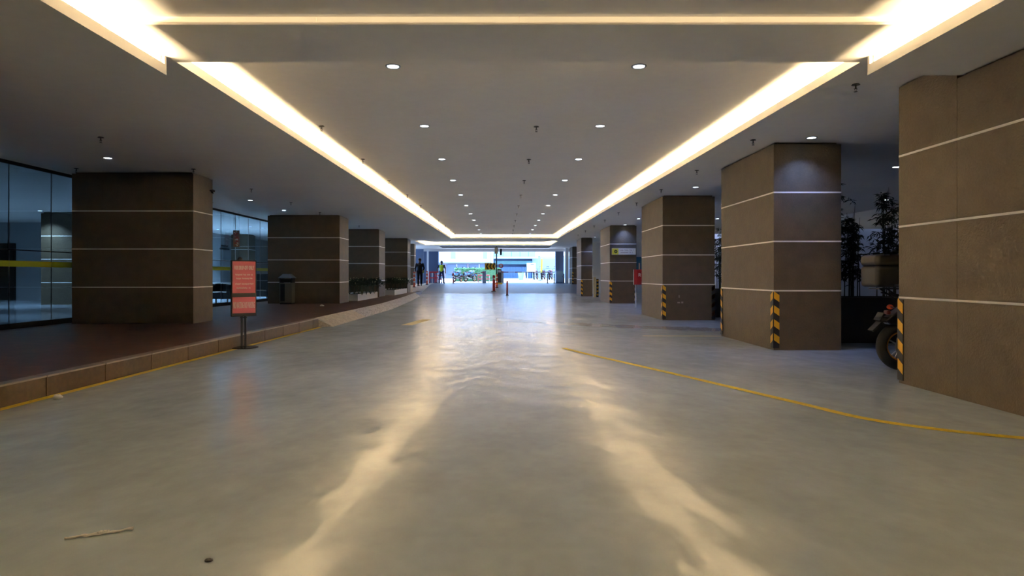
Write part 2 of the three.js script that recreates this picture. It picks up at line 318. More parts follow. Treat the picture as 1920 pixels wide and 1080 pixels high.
tag(mesh('door_1', [boxU(-24.6, -22.9, .24, 2.9, 29.5, 29.6)], M.gap), 'dark doorway in the grey lobby wall', 'door', null, 'structure');
column('dark lobby column seen through the glass with green band', -18.2, -15.8, 24.8, 26.4, .24);
column('plain grey brown lobby column behind the hanging glass sign', -16.4, -15.35, 38, 39, .24, 3.88);
{ // storefront glazing
  let n = 0;
  for (let d = 8.42; d < 45; d += 1.27) {
    const w = thing(`window_${++n}`, 'tall frameless lobby glass pane with yellow green film band', 'window', V(-10.6, .24, d + .635), 0, 'lobby glass panes', 'structure');
    const k = 1.262 * U, h = 3.62 * U;
    mesh('pane', bx(.012, h - .12, k, 0, h / 2 + .04, 0), M.glass, w);
    mesh('sill', bx(.05, .1, k, 0, .05, 0), M.gap, w);
    mesh('head_rail', bx(.05, .06, k, 0, h - .03, 0), M.gap, w);
    mesh('film_band', bx(.004, .13 * U, k, .009, (1.65 - .24) * U, 0), M.film, w);
    mesh('rail', bx(.02, .018, k, .014, (1.95 - .24) * U, 0), M.gap, w);
    mesh('joint', bx(.016, h - .14, .008, 0, h / 2 + .04, k / 2 + .003), M.metal, w);
  }
  wall('wall_storefront', boxU(-10.85, -10.6, .2, 3.88, -9, 8.4), M.column, 'solid wall before the first lobby glass pane');
}
// ---- floor markings
function ribbon(pts, w, y = .004) {
  const c = new THREE.CatmullRomCurve3(pts.map(([x, d]) => V(x, y, d))), n = pts.length * 8, P = [];
  const side = (t) => { const q = c.getTangent(t); return new THREE.Vector3(-q.z, 0, q.x).normalize().multiplyScalar(w * U / 2); };
  const q = [];
  for (let i = 0; i < n; i++) {
    const a = c.getPoint(i / n), b = c.getPoint((i + 1) / n), sa = side(i / n), sb = side((i + 1) / n);
    const A = a.clone().add(sa), B = a.clone().sub(sa), C = b.clone().sub(sb), D = b.clone().add(sb);
    q.push(A, C, B, A, D, C);
  }
  const g = new THREE.BufferGeometry().setFromPoints(q); g.computeVertexNormals();
  const nn = g.attributes.normal; for (let i = 0; i < nn.count; i++) nn.setXYZ(i, 0, 1, 0);
  return metreUV(g);
}
const fl = (x, y) => { const d = 1.4 * F / (y - VY); return [(x - VX) * d / F, d]; };
const mark = (g, l, m = M.yellow) => tag(mesh('floor_marking', g, m), l, 'floor marking', null, 'structure');
mark(ribbon([[along(kerbPts, 2) + .075, 2], [along(kerbPts, 6.6) + .075, 6.6], [along(kerbPts, 11) + .075, 11], [along(kerbPts, 16.9) + .075, 16.9]], .11), 'yellow line painted along the foot of the kerb');
mark(ribbon([[1057, 653], [1090, 661.5], [1140, 673], [1280, 705], [1493, 755], [1630, 786.7], [1780, 808], [1920, 822], [2100, 836]].map((p) => fl(...p)), .11), 'curved yellow line sweeping across the drive towards the partition wall');
mark(ribbon([fl(1205, 630), fl(1352, 630.5)], .1), 'faint straight yellow bay line before the brown columns', M.worn);
mark(ribbon([fl(762, 610), fl(800, 599)], .32), 'worn yellow arrow tail mark on the drive near the ramp kerb', M.worn);

// ================================================================== LAMPS AND SPRINKLERS
const ringG = new THREE.LatheGeometry([[.062, 0], [.066, -.008], [.085, -.006], [.088, 0]].map(([a, b]) => new THREE.Vector2(a, b)), 28);
const lensG = new THREE.CylinderGeometry(.062, .062, .006, 28).translate(0, -.003, 0);
let downProto;
function downlight(x, y, d, group, label, power = 1, hue = COOL) {
  const p = V(x, y, d);
  let o;
  if (!downProto) { o = downProto = thing('downlight', label, 'downlight', p, 0, group); mesh('trim_ring', ringG, M.metal, o); mesh('lens', lensG, M.lens, o); }
  else o = dup(downProto, p, 0, label, group);
  const s = new THREE.SpotLight(hue, SPOT * power, 0, 1.0, .7, 2); s.position.copy(p).y -= .015; s.target.position.copy(p).y -= 2; s.castShadow = true; s.shadow.radius = 2.5;
  scene.add(s, s.target);
}
for (let k = 0; k < 11; k++) for (const x of [-1.43, 1.77]) downlight(x, 4.12, 8.19 + 3.27 * k, 'downlights in the lit ceiling recess', 'round cool white downlight in the lit recess above the drive', .9);
for (const d of [6.2, 13.3, 16.9, 20.8, 24.0, 28, 32, 36, 40, 44]) downlight(-8.35, d < 7.1 ? 3.67 : 3.88, d, 'downlights above the walkway', 'round cool white downlight in the ceiling above the walkway', .08);
for (const [x, d] of [[5.56, 11.34], [5.42, 17.7], [5.7, 24.2], [5.95, 27.6], [6.0, 30.9], [6.0, 41]]) downlight(x, 3.88, d, 'downlights along the bay columns', 'round cool white downlight in the ceiling beside the bay columns', 1.6, new THREE.Color().setRGB(.3, .44, 1));
for (const [x, d] of [[9.0, 14.4], [12.6, 20.7], [7.7, 22], [9.4, 27.6], [9.4, 34], [9.4, 44.5], [7.2, 45]]) downlight(x, 3.88, d, 'downlights over the parking bays', 'round cool white downlight over the parking bays behind the columns', d === 22 ? 2.4 : .55);  // the strong lamp by the second planter is added to brighten its screen wall
for (const [x, d] of [[-3.6, 55.6], [-2.6, 55.6], [1.7, 55.6], [2.8, 55.6]]) downlight(x, 4.12, d, 'downlights by the exit header', 'round cool white downlight close to the exit header', .6);
for (const [x, d] of [[-14.2, 17.0], [-18.4, 22.4], [-17.8, 24.2], [-13.3, 26.6], [-14.6, 30], [-12.6, 33], [-15.4, 34], [-13.6, 37.5], [-20, 16], [-22, 26]]) downlight(x, 3.88, d, 'downlights inside the lobby', 'round cool white downlight on the lobby ceiling behind the glass', d > 26 ? 36 : 7, new THREE.Color().setRGB(.72, .86, 1));
let sprProto;
function sprinkler(x, y, d, group, label) {
  const p = V(x, y, d);
  if (sprProto) return dup(sprProto, p, 0, label, group);
  const o = sprProto = thing('sprinkler', label, 'sprinkler', p, 0, group);
  mesh('escutcheon', cyl(.045, .036, .01, 0, -.01, 0), M.brass, o);
  mesh('stem', cyl(.008, .008, .05, 0, -.055, 0, 10), M.brass, o);
  mesh('yoke', [bar([-.014, -.05, 0], [-.005, -.082, 0], .003, 6), bar([.014, -.05, 0], [.005, -.082, 0], .003, 6), bx(.032, .006, .01, 0, -.052, 0)], M.brass, o);
  mesh('deflector', cyl(.02, .02, .003, 0, -.086, 0, 14), M.brass, o);
}
for (let k = 0; k < 10; k++) {
  const d = 11.5 + 3.28 * k;
  sprinkler(.61, 4.12, d, 'sprinklers in the lit recess', 'small dark sprinkler head in the middle of the lit recess');
  sprinkler(-3.3 + .02 * k, 4.12, d - .05, 'sprinklers by the recess edge', 'small dark sprinkler head beside the glowing recess edge over the walkway side');
}
for (let k = 0; k < 10; k++) sprinkler(4.58, 3.88, 8.17 + 3.35 * k, 'sprinklers above the bay columns', 'small dark sprinkler head in the ceiling between recess and bay columns');
for (let k = 0; k < 9; k++) sprinkler(-7.22, 3.88, 11.3 + 3.38 * k, 'sprinklers above the walkway', 'small dark sprinkler head in the ceiling above the walkway');
for (const d of [14.6, 21.4]) sprinkler(-9.9, 3.88, d, 'sprinklers near the glass', 'small dark sprinkler head in the ceiling near the lobby glass');

// ================================================================== OBJECTS
// ---- red notice stand
{
  const s = thing('sign_stand', 'black floor stand with two red notice panels at the kerb', 'sign', V(-5.0, 0, 12.15), .62);
  mesh('base', new THREE.LatheGeometry([[0, 0], [.225, 0], [.225, .008], [.2, .016], [.05, .024], [0, .024]].map(([a, b]) => new THREE.Vector2(a, b)), 40), M.blackGloss, s);
  for (const x of [-.028, .028]) mesh('pole', bx(.028, 1.36, .03, x, .70, -.03), M.black, s);
  mesh('clip', bx(.1, .014, .04, 0, .5, -.03), M.darkMetal, s);
  mesh('backboard', new RoundedBoxGeometry(.40, .93, .05, 3, .01).translate(0, .985, -.02), M.black, s);
  mesh('top_knob', new THREE.SphereGeometry(.045, 18, 12).translate(-.06, 1.46, -.03), M.black, s);
  const panel = (w, h, y, draw, nm) => {
    const t = canvasTex(512, Math.round(512 * h / w), draw);
    const p = mesh(nm, bx(w, h, .006, 0, y, .008), std(0xdc6c78, .5), s);
    mesh('print', new THREE.PlaneGeometry(w, h).translate(0, y, .0115), new THREE.MeshStandardMaterial({ map: t, roughness: .5 }), p);
  };
  const RED = '#e0717c', CREAM = '#fbeadf';
  panel(.36, .525, 1.165, (c, w, h) => {
    c.fillStyle = RED; c.fillRect(0, 0, w, h); c.fillStyle = CREAM; c.textAlign = 'center'; c.textBaseline = 'middle';
    c.font = 'bold 74px sans-serif'; c.save(); c.translate(w / 2, h * .2); c.scale(.6, 1.75); c.fillText('FOR DROP-OFF ONLY', 0, 0); c.restore();
    let k = 5; const r = () => (k = (k * 16807) % 2147483647) / 2147483647;
    for (const [yy, x0, x1] of [[.42, .12, .88], [.54, .16, .86], [.71, .12, .92], [.84, .17, .78]]) { let x = x0 * w; while (x < x1 * w) { const g = 9 + r() * 9; c.fillRect(x, h * yy - (r() > .6 ? 26 : 17), g * .6, 34 + (r() > .8 ? 8 : 0)); c.fillRect(x, h * yy - 5, g, 10); x += g + 5 + (r() > .82 ? 16 : 0); } }
  }, 'notice_panel');
  panel(.36, .265, .705, (c, w, h) => {
    c.fillStyle = RED; c.fillRect(0, 0, w, h); c.fillStyle = CREAM; c.textAlign = 'center'; c.textBaseline = 'middle';
    c.font = 'bold 90px sans-serif'; c.save(); c.translate(w / 2, h * .5); const wd = c.measureText('NO WAITING NO PARKING').width; c.scale(w * .94 / wd, 2.3); c.fillText('NO WAITING NO PARKING', 0, 0); c.restore();
  }, 'warning_panel');
}
// ---- litter
function crumple(r, s, sy) { const g = mergeVertices(new THREE.IcosahedronGeometry(r, 3).deleteAttribute('uv').deleteAttribute('normal')); const p = g.attributes.position, n = noiseTile(8, s); for (let i = 0; i < p.count; i++) { const k = .7 + .6 * n(p.getX(i) * 5 / (r * 16) + .3, p.getZ(i) * 5 / (r * 16) + p.getY(i) * 3 / (r * 16)); p.setXYZ(i, p.getX(i) * k * 1.4, Math.max(-.5 * r, p.getY(i) * k) * sy, p.getZ(i) * k); } g.translate(0, .5 * r * sy, 0); const q = g.toNonIndexed(); q.computeVertexNormals(); return q; }
{ const o = mesh('paper_scrap', crumple(.032, 3, .9), M.white); o.position.copy(V(-5.04, .002, 7.12)); tag(o, 'crumpled white paper scrap beside the yellow kerb line', 'litter'); }
{ const o = mesh('paper_scrap', crumple(.05, 9, .7), M.white); o.position.copy(V(-6.8, .237, 23.6)); tag(o, 'small white scrap on the dark walkway paving', 'litter'); }
{ const o = mesh('leaf_scrap', crumple(.012, 4, .5), M.black); o.position.copy(V(-1.44, .002, 3.08)); tag(o, 'tiny dark speck of litter on the open drive', 'litter'); }
{ const pts = [], a = V(...[fl(121, 1013)].map(([x, d]) => [x, .008, d])[0]), b = V(...[fl(249, 994)].map(([x, d]) => [x, .008, d])[0]);
  const tubes = []; for (const o of [-.008, .008]) { const q = []; for (let i = 0; i <= 12; i++) { const t = i / 12; q.push(a.clone().lerp(b, t).add(new THREE.Vector3(rr(-.003, .003), rr(-.003, .004), o * (1 - Math.abs(t - .55) * 1.2) + rr(-.004, .004)))); } tubes.push(new THREE.TubeGeometry(new THREE.CatmullRomCurve3(q), 40, .0045, 6)); }
  const film = []; for (let i = 0; i < 5; i++) { const c = a.clone().lerp(b, .5 + .03 * i); film.push(bx(.012, .012, .014).rotateY(rr(0, 3)).rotateZ(rr(-.5, .5)).translate(c.x, .011, c.z)); }
  tag(mesh('plastic_wrapper', [...tubes, ...film], new THREE.MeshStandardMaterial({ color: 0xf2ede2, roughness: .25 })), 'twisted strip of clear plastic wrapper lying on the open drive', 'litter'); }
// ---- litter bin
{
  const o = thing('litter_bin', 'tall metal litter bin with hipped lid before the wide dark column', 'bin', V(-8.72, .235, 25.45));
  mesh('body', new RoundedBoxGeometry(.44, .7, .36, 3, .02).translate(0, .39, 0), std(0x6b665c, .4, { metalness: .5 }), o);
  mesh('plinth', bx(.4, .05, .32, 0, .025, 0), M.black, o);
  for (const x of [-.2, .2]) mesh('post', bx(.035, .16, .3, x, .82, 0), M.darkMetal, o);
  mesh('opening', bx(.36, .13, .3, 0, .8, 0), M.gap, o);
  const lid = new THREE.CylinderGeometry(.17, .36, .14, 4, 1).rotateY(Math.PI / 4).scale(1, 1, .85).translate(0, .97, 0).toNonIndexed(); lid.computeVertexNormals();
  mesh('lid', lid, std(0x8a8d92, .35, { metalness: .6 }), o);
  mesh('front_panel', bx(.15, .6, .008, -.1, .4, .184), M.darkMetal, o);
  mesh('tray', bx(.2, .02, .05, .06, .735, .19), M.metal, o);
}
// ---- lobby furniture
function sofa(label, pos, w, h) {
  const o = thing('sofa', label, 'sofa', pos), d = .75;
  mesh('seat', new RoundedBoxGeometry(w, .26, d, 4, .04).translate(0, .28, 0), M.black, o);
  mesh('backrest', new RoundedBoxGeometry(w, h - .25, .18, 4, .04).translate(0, .25 + (h - .25) / 2, -d / 2 + .09), M.black, o);
  for (const s of [-1, 1]) mesh('armrest', new RoundedBoxGeometry(.14, h - .2, d, 4, .03).translate(s * (w / 2 - .07), .15 + (h - .2) / 2, 0), M.black, o);
  for (const s of [-1, 1]) for (const z of [-.28, .28]) mesh('leg', cyl(.025, .03, .15, s * (w / 2 - .12), 0, z, 10), M.gap, o);
}
sofa('low black sofa behind the lobby glass beside the red notice stand', V(-11.75, .24, 26.3), .9, .72);
sofa('taller black sofa in the lobby next to the wide dark column', V(-11.55, .24, 29.2), 1.5, 1.05);
{
  const o = thing('hanging_sign', 'narrow hanging notice with pale red print on the lobby glass', 'sign', V(-10.42, 2.5, 24.6), .35);
  mesh('board', bx(.2, .56, .012, 0, .28, 0), std(0x8c7f7a, .6), o);
  for (const s of [-1, 1]) mesh('hanger', bar([s * .08, .56, 0], [s * .08, 1.38 * U, 0], .003, 6), M.darkMetal, o);
  mesh('print', new THREE.PlaneGeometry(.19, .54).translate(0, .28, .0065), new THREE.MeshStandardMaterial({ roughness: .6, map: canvasTex(96, 256, (c, w, h) => { c.fillStyle = '#8a6a64'; c.fillRect(0, 0, w, h); let k = 9; const r = () => (k = (k * 16807) % 2147483647) / 2147483647; for (let i = 0; i < 26; i++) { c.fillStyle = r() > .5 ? '#d8d4d0' : '#b03a34'; c.fillRect(10 + r() * 60, 8 + r() * 225, 8 + r() * 22, 6 + r() * 16); } }) }), o);
}
{
  const o = thing('wall_lettering', 'two short lines of dark lettering on the pale lobby wall', 'sign', V(-16.98, 3.0, 38.4), Math.PI / 2);
  for (const [y, w] of [[.16, .75], [0, 1.1]]) for (let x = -w / 2; x < w / 2; x += .09) mesh('stroke', bx(.05, .09 * rr(.7, 1.2), .01, x, y, .006), M.black, o);
}
// ---- planters with shrubs on the walkway
function leafG(L, w) { const g = new THREE.BufferGeometry(); g.setAttribute('position', new THREE.Float32BufferAttribute([0, 0, 0, w / 2, L * .12, L * .45, 0, 0, L, 0, 0, 0, 0, 0, L, -w / 2, L * .12, L * .45], 3)); g.setAttribute('uv', new THREE.Float32BufferAttribute(new Array(12).fill(0), 2)); g.computeVertexNormals(); return g; }
function scatter(list) { return merge(list); }
const tmpE = new THREE.Euler();
function leafAt(L, w, x, y, z, a, tilt, roll = 0) { return leafG(L, w).applyMatrix4(new THREE.Matrix4().makeRotationFromEuler(tmpE.set(tilt, a, roll, 'YXZ'))).translate(x, y, z); }
function shrubThing(label, pos, group) {
  const o = thing('shrub', label, 'shrub', pos, rr(0, 6), group), lv = [], st = [];
  for (let i = 0; i < 7; i++) { const a = rr(0, 6.3), r = rr(.05, .28); st.push(bar([0, 0, 0], [Math.cos(a) * r, rr(.3, .55), Math.sin(a) * r], .009, 6)); }
  for (let i = 0; i < 150; i++) { const a = rr(0, 6.3), e = rr(-.2, 1.5), r = rr(.16, .29); lv.push(leafAt(rr(.09, .16), .05, Math.cos(a) * Math.cos(e) * r, .38 + Math.sin(e) * r * .8, Math.sin(a) * Math.cos(e) * r, rr(0, 6.3), rr(-.8, .5))); }
  for (let i = 0; i < 4; i++) { const a = rr(0, 6.3); mesh('flower', new THREE.IcosahedronGeometry(.022, 0).translate(Math.cos(a) * .26, rr(.45, .68), Math.sin(a) * .26), M.flower, o); }
  mesh('stem', st, M.culm, o); mesh('foliage', scatter(lv), M.shrub, o);
}
function planter(label, x0, x1, d0, d1, tagWord) {
  const o = thing('planter', label, 'planter', V((x0 + x1) / 2, .235, (d0 + d1) / 2));
  const w = (x1 - x0) * U, d = (d1 - d0) * U, t = .05, h = .26;
  for (const s of [-1, 1]) { mesh('side', bx(t, h, d, s * (w / 2 - t / 2), h / 2, 0), M.white, o); mesh('side', bx(w - 2 * t, h, t, 0, h / 2, s * (d / 2 - t / 2)), M.white, o); }
  mesh('soil', bx(w - 2 * t, h - .05, d - 2 * t, 0, (h - .05) / 2, 0), M.gap, o);
  for (let k = 0; k < 5; k++) for (let j = 0; j < 2; j++) shrubThing(`leafy dark shrub with pale flowers in the planter ${tagWord}`, V(x0 + .35 + j * .8, .235 + .25, d0 + .4 + k * (d1 - d0 - .8) / 4), `shrubs in the planter ${tagWord}`);
}
planter('white planter between the litter bin column and the next one', -7.6, -6.55, 28.4, 32.9, 'next to the litter bin column');
planter('white planter closer to the exit between dark columns', -7.5, -6.3, 36.6, 41.3, 'closer to the exit');
// ---- bamboo planters in the bays
function bambooPlanter(label, x0, x1, d0, d1, top) {
  const o = thing('bamboo_planter', label, 'planter', V((x0 + x1) / 2, 0, (d0 + d1) / 2)), w = (x1 - x0) * U, d = (d1 - d0) * U, h = top * U, t = .08;
  for (const s of [-1, 1]) { mesh('side', bx(t, h, d, s * (w / 2 - t / 2), h / 2, 0), M.black, o); mesh('side', bx(w - 2 * t, h, t, 0, h / 2, s * (d / 2 - t / 2)), M.black, o); }
  mesh('soil', bx(w - 2 * t, h - .06, d - 2 * t, 0, (h - .06) / 2, 0), M.gap, o);
}
bambooPlanter('long black planter box behind the parked motorcycle', 6.42, 12.5, 13, 13.95, .94);
bambooPlanter('black planter box beside the broad column with scrapes', 6.7, 12.5, 20.9, 21.9, .94);
function bamboo(label, pos, H, group, nc = 9) {
  const o = thing('bamboo_plant', label, 'bamboo', pos, rr(0, 6), group), lv = [];
  for (let c = 0; c < nc; c++) {
    const a = rr(0, 6.3), r = rr(.02, .17), x = Math.cos(a) * r, z = Math.sin(a) * r, h = H * rr(.6, 1), lx = rr(-.1, .1), lz = rr(-.08, .08);
    const at = (t) => [x + lx * t * t, h * t, z + lz * t * t], cs = [];
    for (let k = 0; k < 4; k++) cs.push(bar(at(k / 4), at((k + 1) / 4), .011 - .002 * k, 6, .009 - .002 * k));
    mesh('culm', cs, M.culm, o);
    for (let k = 0; k < 8; k++) {
      const t = rr(.22, 1), p = at(t), b = rr(0, 6.3), L = rr(.1, .25) * (1.15 - t * .6), e = [p[0] + Math.cos(b) * L, p[1] + rr(.02, .16), p[2] + Math.sin(b) * L];
      lv.push(bar(p, e, .003, 4));
      for (let q = 0; q < 9; q++) { const s = rr(.3, 1.05); lv.push(leafAt(rr(.09, .17), rr(.016, .026), p[0] + (e[0] - p[0]) * s, p[1] + (e[1] - p[1]) * s, p[2] + (e[2] - p[2]) * s, rr(0, 6.3), rr(-.2, 1.1))); }
    }
  }
  mesh('foliage', lv, M.leaf, o);
}
for (let k = 0; k < 9; k++) bamboo('slender dark bamboo plant behind the parked motorcycle', V(7.0 + k * .55, .88, 13.47 + (k % 2 - .5) * .3), [2.25, 1.85, 2.05, 1.7, 2.2, 1.9, 2.1, 1.8, 2][k], 'bamboo behind the motorcycle', 11);
for (let k = 0; k < 5; k++) bamboo('slender dark bamboo plant beside the broad column with scrapes', V(7.4 + k * .6, .88, 21.4 + (k % 2 - .5) * .3), rr(1.7, 2.2), 'bamboo beside the broad column');

// ---- motorcycle (front at +x, wheels on y = 0)
const curve = (pts, r, n = 24) => new THREE.TubeGeometry(new THREE.CatmullRomCurve3(pts.map((p) => new THREE.Vector3(...p))), n, r, 8);
function bikeWheel(o, x, R, wd, name) {
  const w = new THREE.Group(); w.name = name; o.add(w); w.position.set(x, R, 0);
  mesh('tyre', new THREE.TorusGeometry(R - wd, wd, 14, 44).scale(1, 1, .85), M.rubber, w);
  mesh('rim', new THREE.TorusGeometry(R - wd * 2.05, .012, 8, 44).scale(1, 1, 2.2), std(0xb9772a, .35, { metalness: .6 }), w);
  const sp = []; for (let k = 0; k < 5; k++) { const a = k * Math.PI * .4 + .3; for (const q of [-.16, .16]) sp.push(bar([Math.cos(a) * .03, Math.sin(a) * .03, 0], [Math.cos(a + q) * (R - wd * 2.1), Math.sin(a + q) * (R - wd * 2.1), 0], .011, 6)); }
  mesh('spokes', sp, M.metal, w);
  mesh('hub', new THREE.CylinderGeometry(.045, .045, .13, 18).rotateX(Math.PI / 2), M.darkMetal, w);
  mesh('brake_disc', new THREE.TorusGeometry(.1, .016, 6, 28).scale(1, 1, .25).translate(0, 0, .075), M.metal, w);
}
function motorcycle(label, pos, turn, box, bodyMat) {
  const o = thing('motorcycle', label, 'motorcycle', pos, turn), R = .305, wb = 1.27;
  bikeWheel(o, 0, R, .062, 'rear_wheel'); bikeWheel(o, wb, R, .052, 'front_wheel');
  for (const s of [-1, 1]) mesh('swing_arm', bar([0, R, s * .09], [.47, .36, s * .1], .022, 10), M.darkMetal, o);
  mesh('frame', [curve([[.45, .36, .08], [.52, .6, .09], [.9, .78, .04], [1.02, .86, 0]], .018), curve([[.45, .36, -.08], [.52, .6, -.09], [.9, .78, -.04], [1.02, .86, 0]], .018), curve([[.48, .3, 0], [.85, .3, 0], [.98, .62, 0], [1.02, .84, 0]], .02)], M.darkMetal, o);
  mesh('engine', [new RoundedBoxGeometry(.3, .26, .22, 3, .04).translate(.66, .4, 0), bar([.72, .5, 0], [.82, .62, 0], .075, 14), ...[0, 1, 2, 3].map((k) => bx(.13, .008, .2, .765 + k * .012, .5 + k * .03, 0))], M.darkMetal, o);
  const tank = new THREE.SphereGeometry(1, 28, 18).scale(.25, .14, .15); tank.translate(.74, .83, 0);
  mesh('fuel_tank', tank, bodyMat, o);
  const seat = new RoundedBoxGeometry(.62, .09, .24, 4, .04); { const p = seat.attributes.position; for (let i = 0; i < p.count; i++) p.setY(i, p.getY(i) + .22 * Math.pow(Math.max(0, -p.getX(i)), 1.5)); } seat.computeVertexNormals();
  mesh('seat', seat.translate(.3, .8, 0), M.black, o);
  const tail = new THREE.Shape([[-.16, .60], [-.2, .63], [.06, .84], [.55, .78], [.55, .62], [.2, .6]].map((p) => new THREE.Vector2(...p)));
  mesh('tail_fairing', new THREE.ExtrudeGeometry(tail, { depth: .14, bevelEnabled: true, bevelSize: .02, bevelThickness: .02, bevelSegments: 3 }).translate(0, 0, -.07), bodyMat, o);
  mesh('rear_mudguard', [new RoundedBoxGeometry(.34, .07, .15, 3, .02).rotateZ(-.12).translate(-.12, .63, 0), bx(.02, .2, .14).rotateZ(-.75).translate(-.3, .57, 0)], M.rubber, o);
  mesh('number_plate', bx(.006, .11, .17).rotateZ(-.5).translate(-.27, .68, 0), M.rubber, o);
  mesh('tail_light', new RoundedBoxGeometry(.05, .05, .1, 3, .015).translate(-.17, .73, 0), std(0x5a1212, .3), o);
  for (const s of [-1, 1]) { const t = mesh('turn_signal', new THREE.SphereGeometry(.032, 14, 10).scale(1.3, 1, .8).translate(-.05, .79, s * .19), M.orange, o); mesh('stalk', bar([-.05, .78, s * .06], [-.05, .79, s * .17], .008, 8), M.black, t); }
  for (const s of [-1, 1]) mesh('shock_absorber', [bar([.06, .42, s * .12], [.16, .74, s * .12], .014, 10), ...[0, 1, 2, 3, 4, 5].map((k) => new THREE.TorusGeometry(.026, .006, 6, 16).rotateX(Math.PI / 2).rotateZ(-.3).translate(.085 + k * .012, .5 + k * .038, s * .12))], M.metal, o);
  mesh('exhaust', [bar([-.12, .4, .16], [.38, .3, .16], .045, 16), bar([.38, .3, .16], [.74, .27, .1], .022, 10)], M.metal, o);
  for (const s of [-1, 1]) mesh('fork', bar([wb, R, s * .075], [1.02, .98, s * .075], .02, 12), M.metal, o);
  mesh('front_mudguard', new THREE.TorusGeometry(R + .03, .05, 6, 20, 1.9).scale(1, 1, 1.1).rotateZ(.6).translate(wb, R, 0), bodyMat, o);
  mesh('headlight', new THREE.SphereGeometry(.09, 18, 14).scale(.8, 1, 1).translate(1.13, .86, 0), M.metal, o);
  const hb = mesh('handlebar', curve([[.93, 1.06, .34], [.97, 1.05, .18], [1.0, .99, 0], [.97, 1.05, -.18], [.93, 1.06, -.34]], .012), M.black, o);
  for (const s of [-1, 1]) { mesh('grip', bar([.945, 1.055, s * .24], [.925, 1.06, s * .36], .018, 12), M.rubber, hb); mesh('mirror', [bar([.97, 1.06, s * .2], [1.0, 1.22, s * .28], .005, 6), new THREE.SphereGeometry(.055, 14, 10).scale(.3, .7, 1).translate(1.0, 1.24, s * .3)], M.black, hb); }
  mesh('side_stand', bar([.52, .3, -.1], [.42, .01, -.24], .012, 8), M.darkMetal, o);
  if (box) {
    const k = mesh('rack', [bar([-.2, .98, .1], [.3, .86, .1], .012, 8), bar([-.2, .98, -.1], [.3, .86, -.1], .012, 8), bar([-.22, 1.03, .1], [.12, .79, .1], .01, 8), bar([-.22, 1.03, -.1], [.12, .79, -.1], .01, 8), bx(.42, .014, .3, -.12, 1.03, 0)], M.darkMetal, o);
    const b = mesh('top_box', new RoundedBoxGeometry(.60, .27, .46, 5, .05).translate(-.10, 1.185, 0), std(0x0d0b0a, .6), o);
    mesh('lid', new RoundedBoxGeometry(.61, .15, .47, 5, .06).translate(-.10, 1.385, 0), std(0x1a120c, .6), b);
    mesh('latch', bx(.07, .03, .012, -.16, 1.075, .235), M.metal, b);
    mesh('badge', bx(.07, .014, .008, -.28, 1.45, .225), M.metal, b);
  }
  return o;
}
const bike = motorcycle('black motorcycle with large rear top box parked behind the brown column end', V(5.86, 0, 9.25), -.12, true, std(0x141416, .3));

// ---- notices at the bay columns
{
  const o = thing('notice_board', 'pale yellow notice board with round emblem high on a brown column', 'sign', px(1169.5, 477.5, 31.182));
  mesh('board', bx(1.02, .27, .03, 0, .135, 0), std(0xcfc6ae, .6), o);
  mesh('print', new THREE.PlaneGeometry(1.0, .25).translate(0, .135, .0155), new THREE.MeshStandardMaterial({ roughness: .6, map: canvasTex(512, 128, (c, w, h) => {
    c.fillStyle = '#d6cdb8'; c.fillRect(0, 0, w, h); c.fillStyle = '#c9c234'; c.fillRect(0, 0, 140, h);
    c.fillStyle = '#2e3a0c'; c.beginPath(); c.arc(82, 64, 36, 0, 7); c.fill(); c.fillStyle = '#b9b52c'; c.fillRect(66, 52, 32, 12); c.fillRect(74, 70, 18, 8);
    let k = 21; const r = () => (k = (k * 16807) % 2147483647) / 2147483647; c.fillStyle = '#6b5148';
    for (const [y, x0, x1] of [[36, 152, 490], [88, 190, 445]]) { let x = x0; while (x < x1) { const g = 10 + r() * 12; c.fillRect(x, y - 12, 5, 24); c.fillRect(x, y - (r() > .5 ? 12 : 3), g, 6); x += g + 5 + (r() > .8 ? 14 : 0); } } }) }), o);
}
{
  const o = thing('red_sign', 'red sign on a white post half hidden by the broad brown column', 'sign', V(6.0, 0, 27.2));
  mesh('post', bx(.05, 1.15, .04, -.22, .575, -.02), M.white, o);
  mesh('post', bx(.05, 1.15, .04, .26, .575, -.02), M.white, o);
  mesh('panel', bx(.62, .56, .02, .02, 1.13, .01), M.red, o);
  mesh('panel_edge', bx(.02, .56, .03, -.3, 1.13, .008), M.white, o);
  mesh('print', new THREE.PlaneGeometry(.5, .5).translate(.07, 1.13, .0212), new THREE.MeshStandardMaterial({ roughness: .5, map: canvasTex(256, 256, (c, w, h) => { c.fillStyle = '#9c0d14'; c.fillRect(0, 0, w, h); c.fillStyle = '#f2e6e4'; c.font = 'bold 90px sans-serif'; c.fillText('R', 20, 118); c.fillText('I', 84, 222); }) }), o);
}
{
  const o = thing('banner', 'blue and white upright banner beyond the red sign', 'banner', V(7.55, .1, 35.6));
  mesh('pole', bar([-.3, 0, 0], [-.3, 2.1, 0], .02), M.metal, o); mesh('foot', cyl(.2, .2, .03, -.3, -.08, 0), M.darkMetal, o);
  mesh('cloth', bx(.6, 1.1, .01, .02, 1.45, 0), std(0x2c6fa8, .7), o);
  mesh('emblem', [bx(.12, .2, .006, -.08, 1.3, .008), bx(.06, .4, .006, .14, 1.5, .008)], M.white, o);
}
{
  const o = thing('cream_post', 'cream post with white notice box and hazard striped foot', 'post', V(5.86, 0, 40.2));
  mesh('shaft', bx(.12, 1.35, .12, 0, .675, 0), std(0xd8c9a4, .6), o);
  mesh('notice_box', bx(.24, .52, .06, -.02, 1.35, .08), M.white, o);
  for (let k = 0; k < 5; k++) mesh('stripe', bx(.1, .09, .02).rotateZ(.5).translate(.15, .14 + k * .19, .05), M.hazY, o);
  mesh('guard', bx(.12, 1.0, .03, .15, .5, .03), M.hazK, o);
}
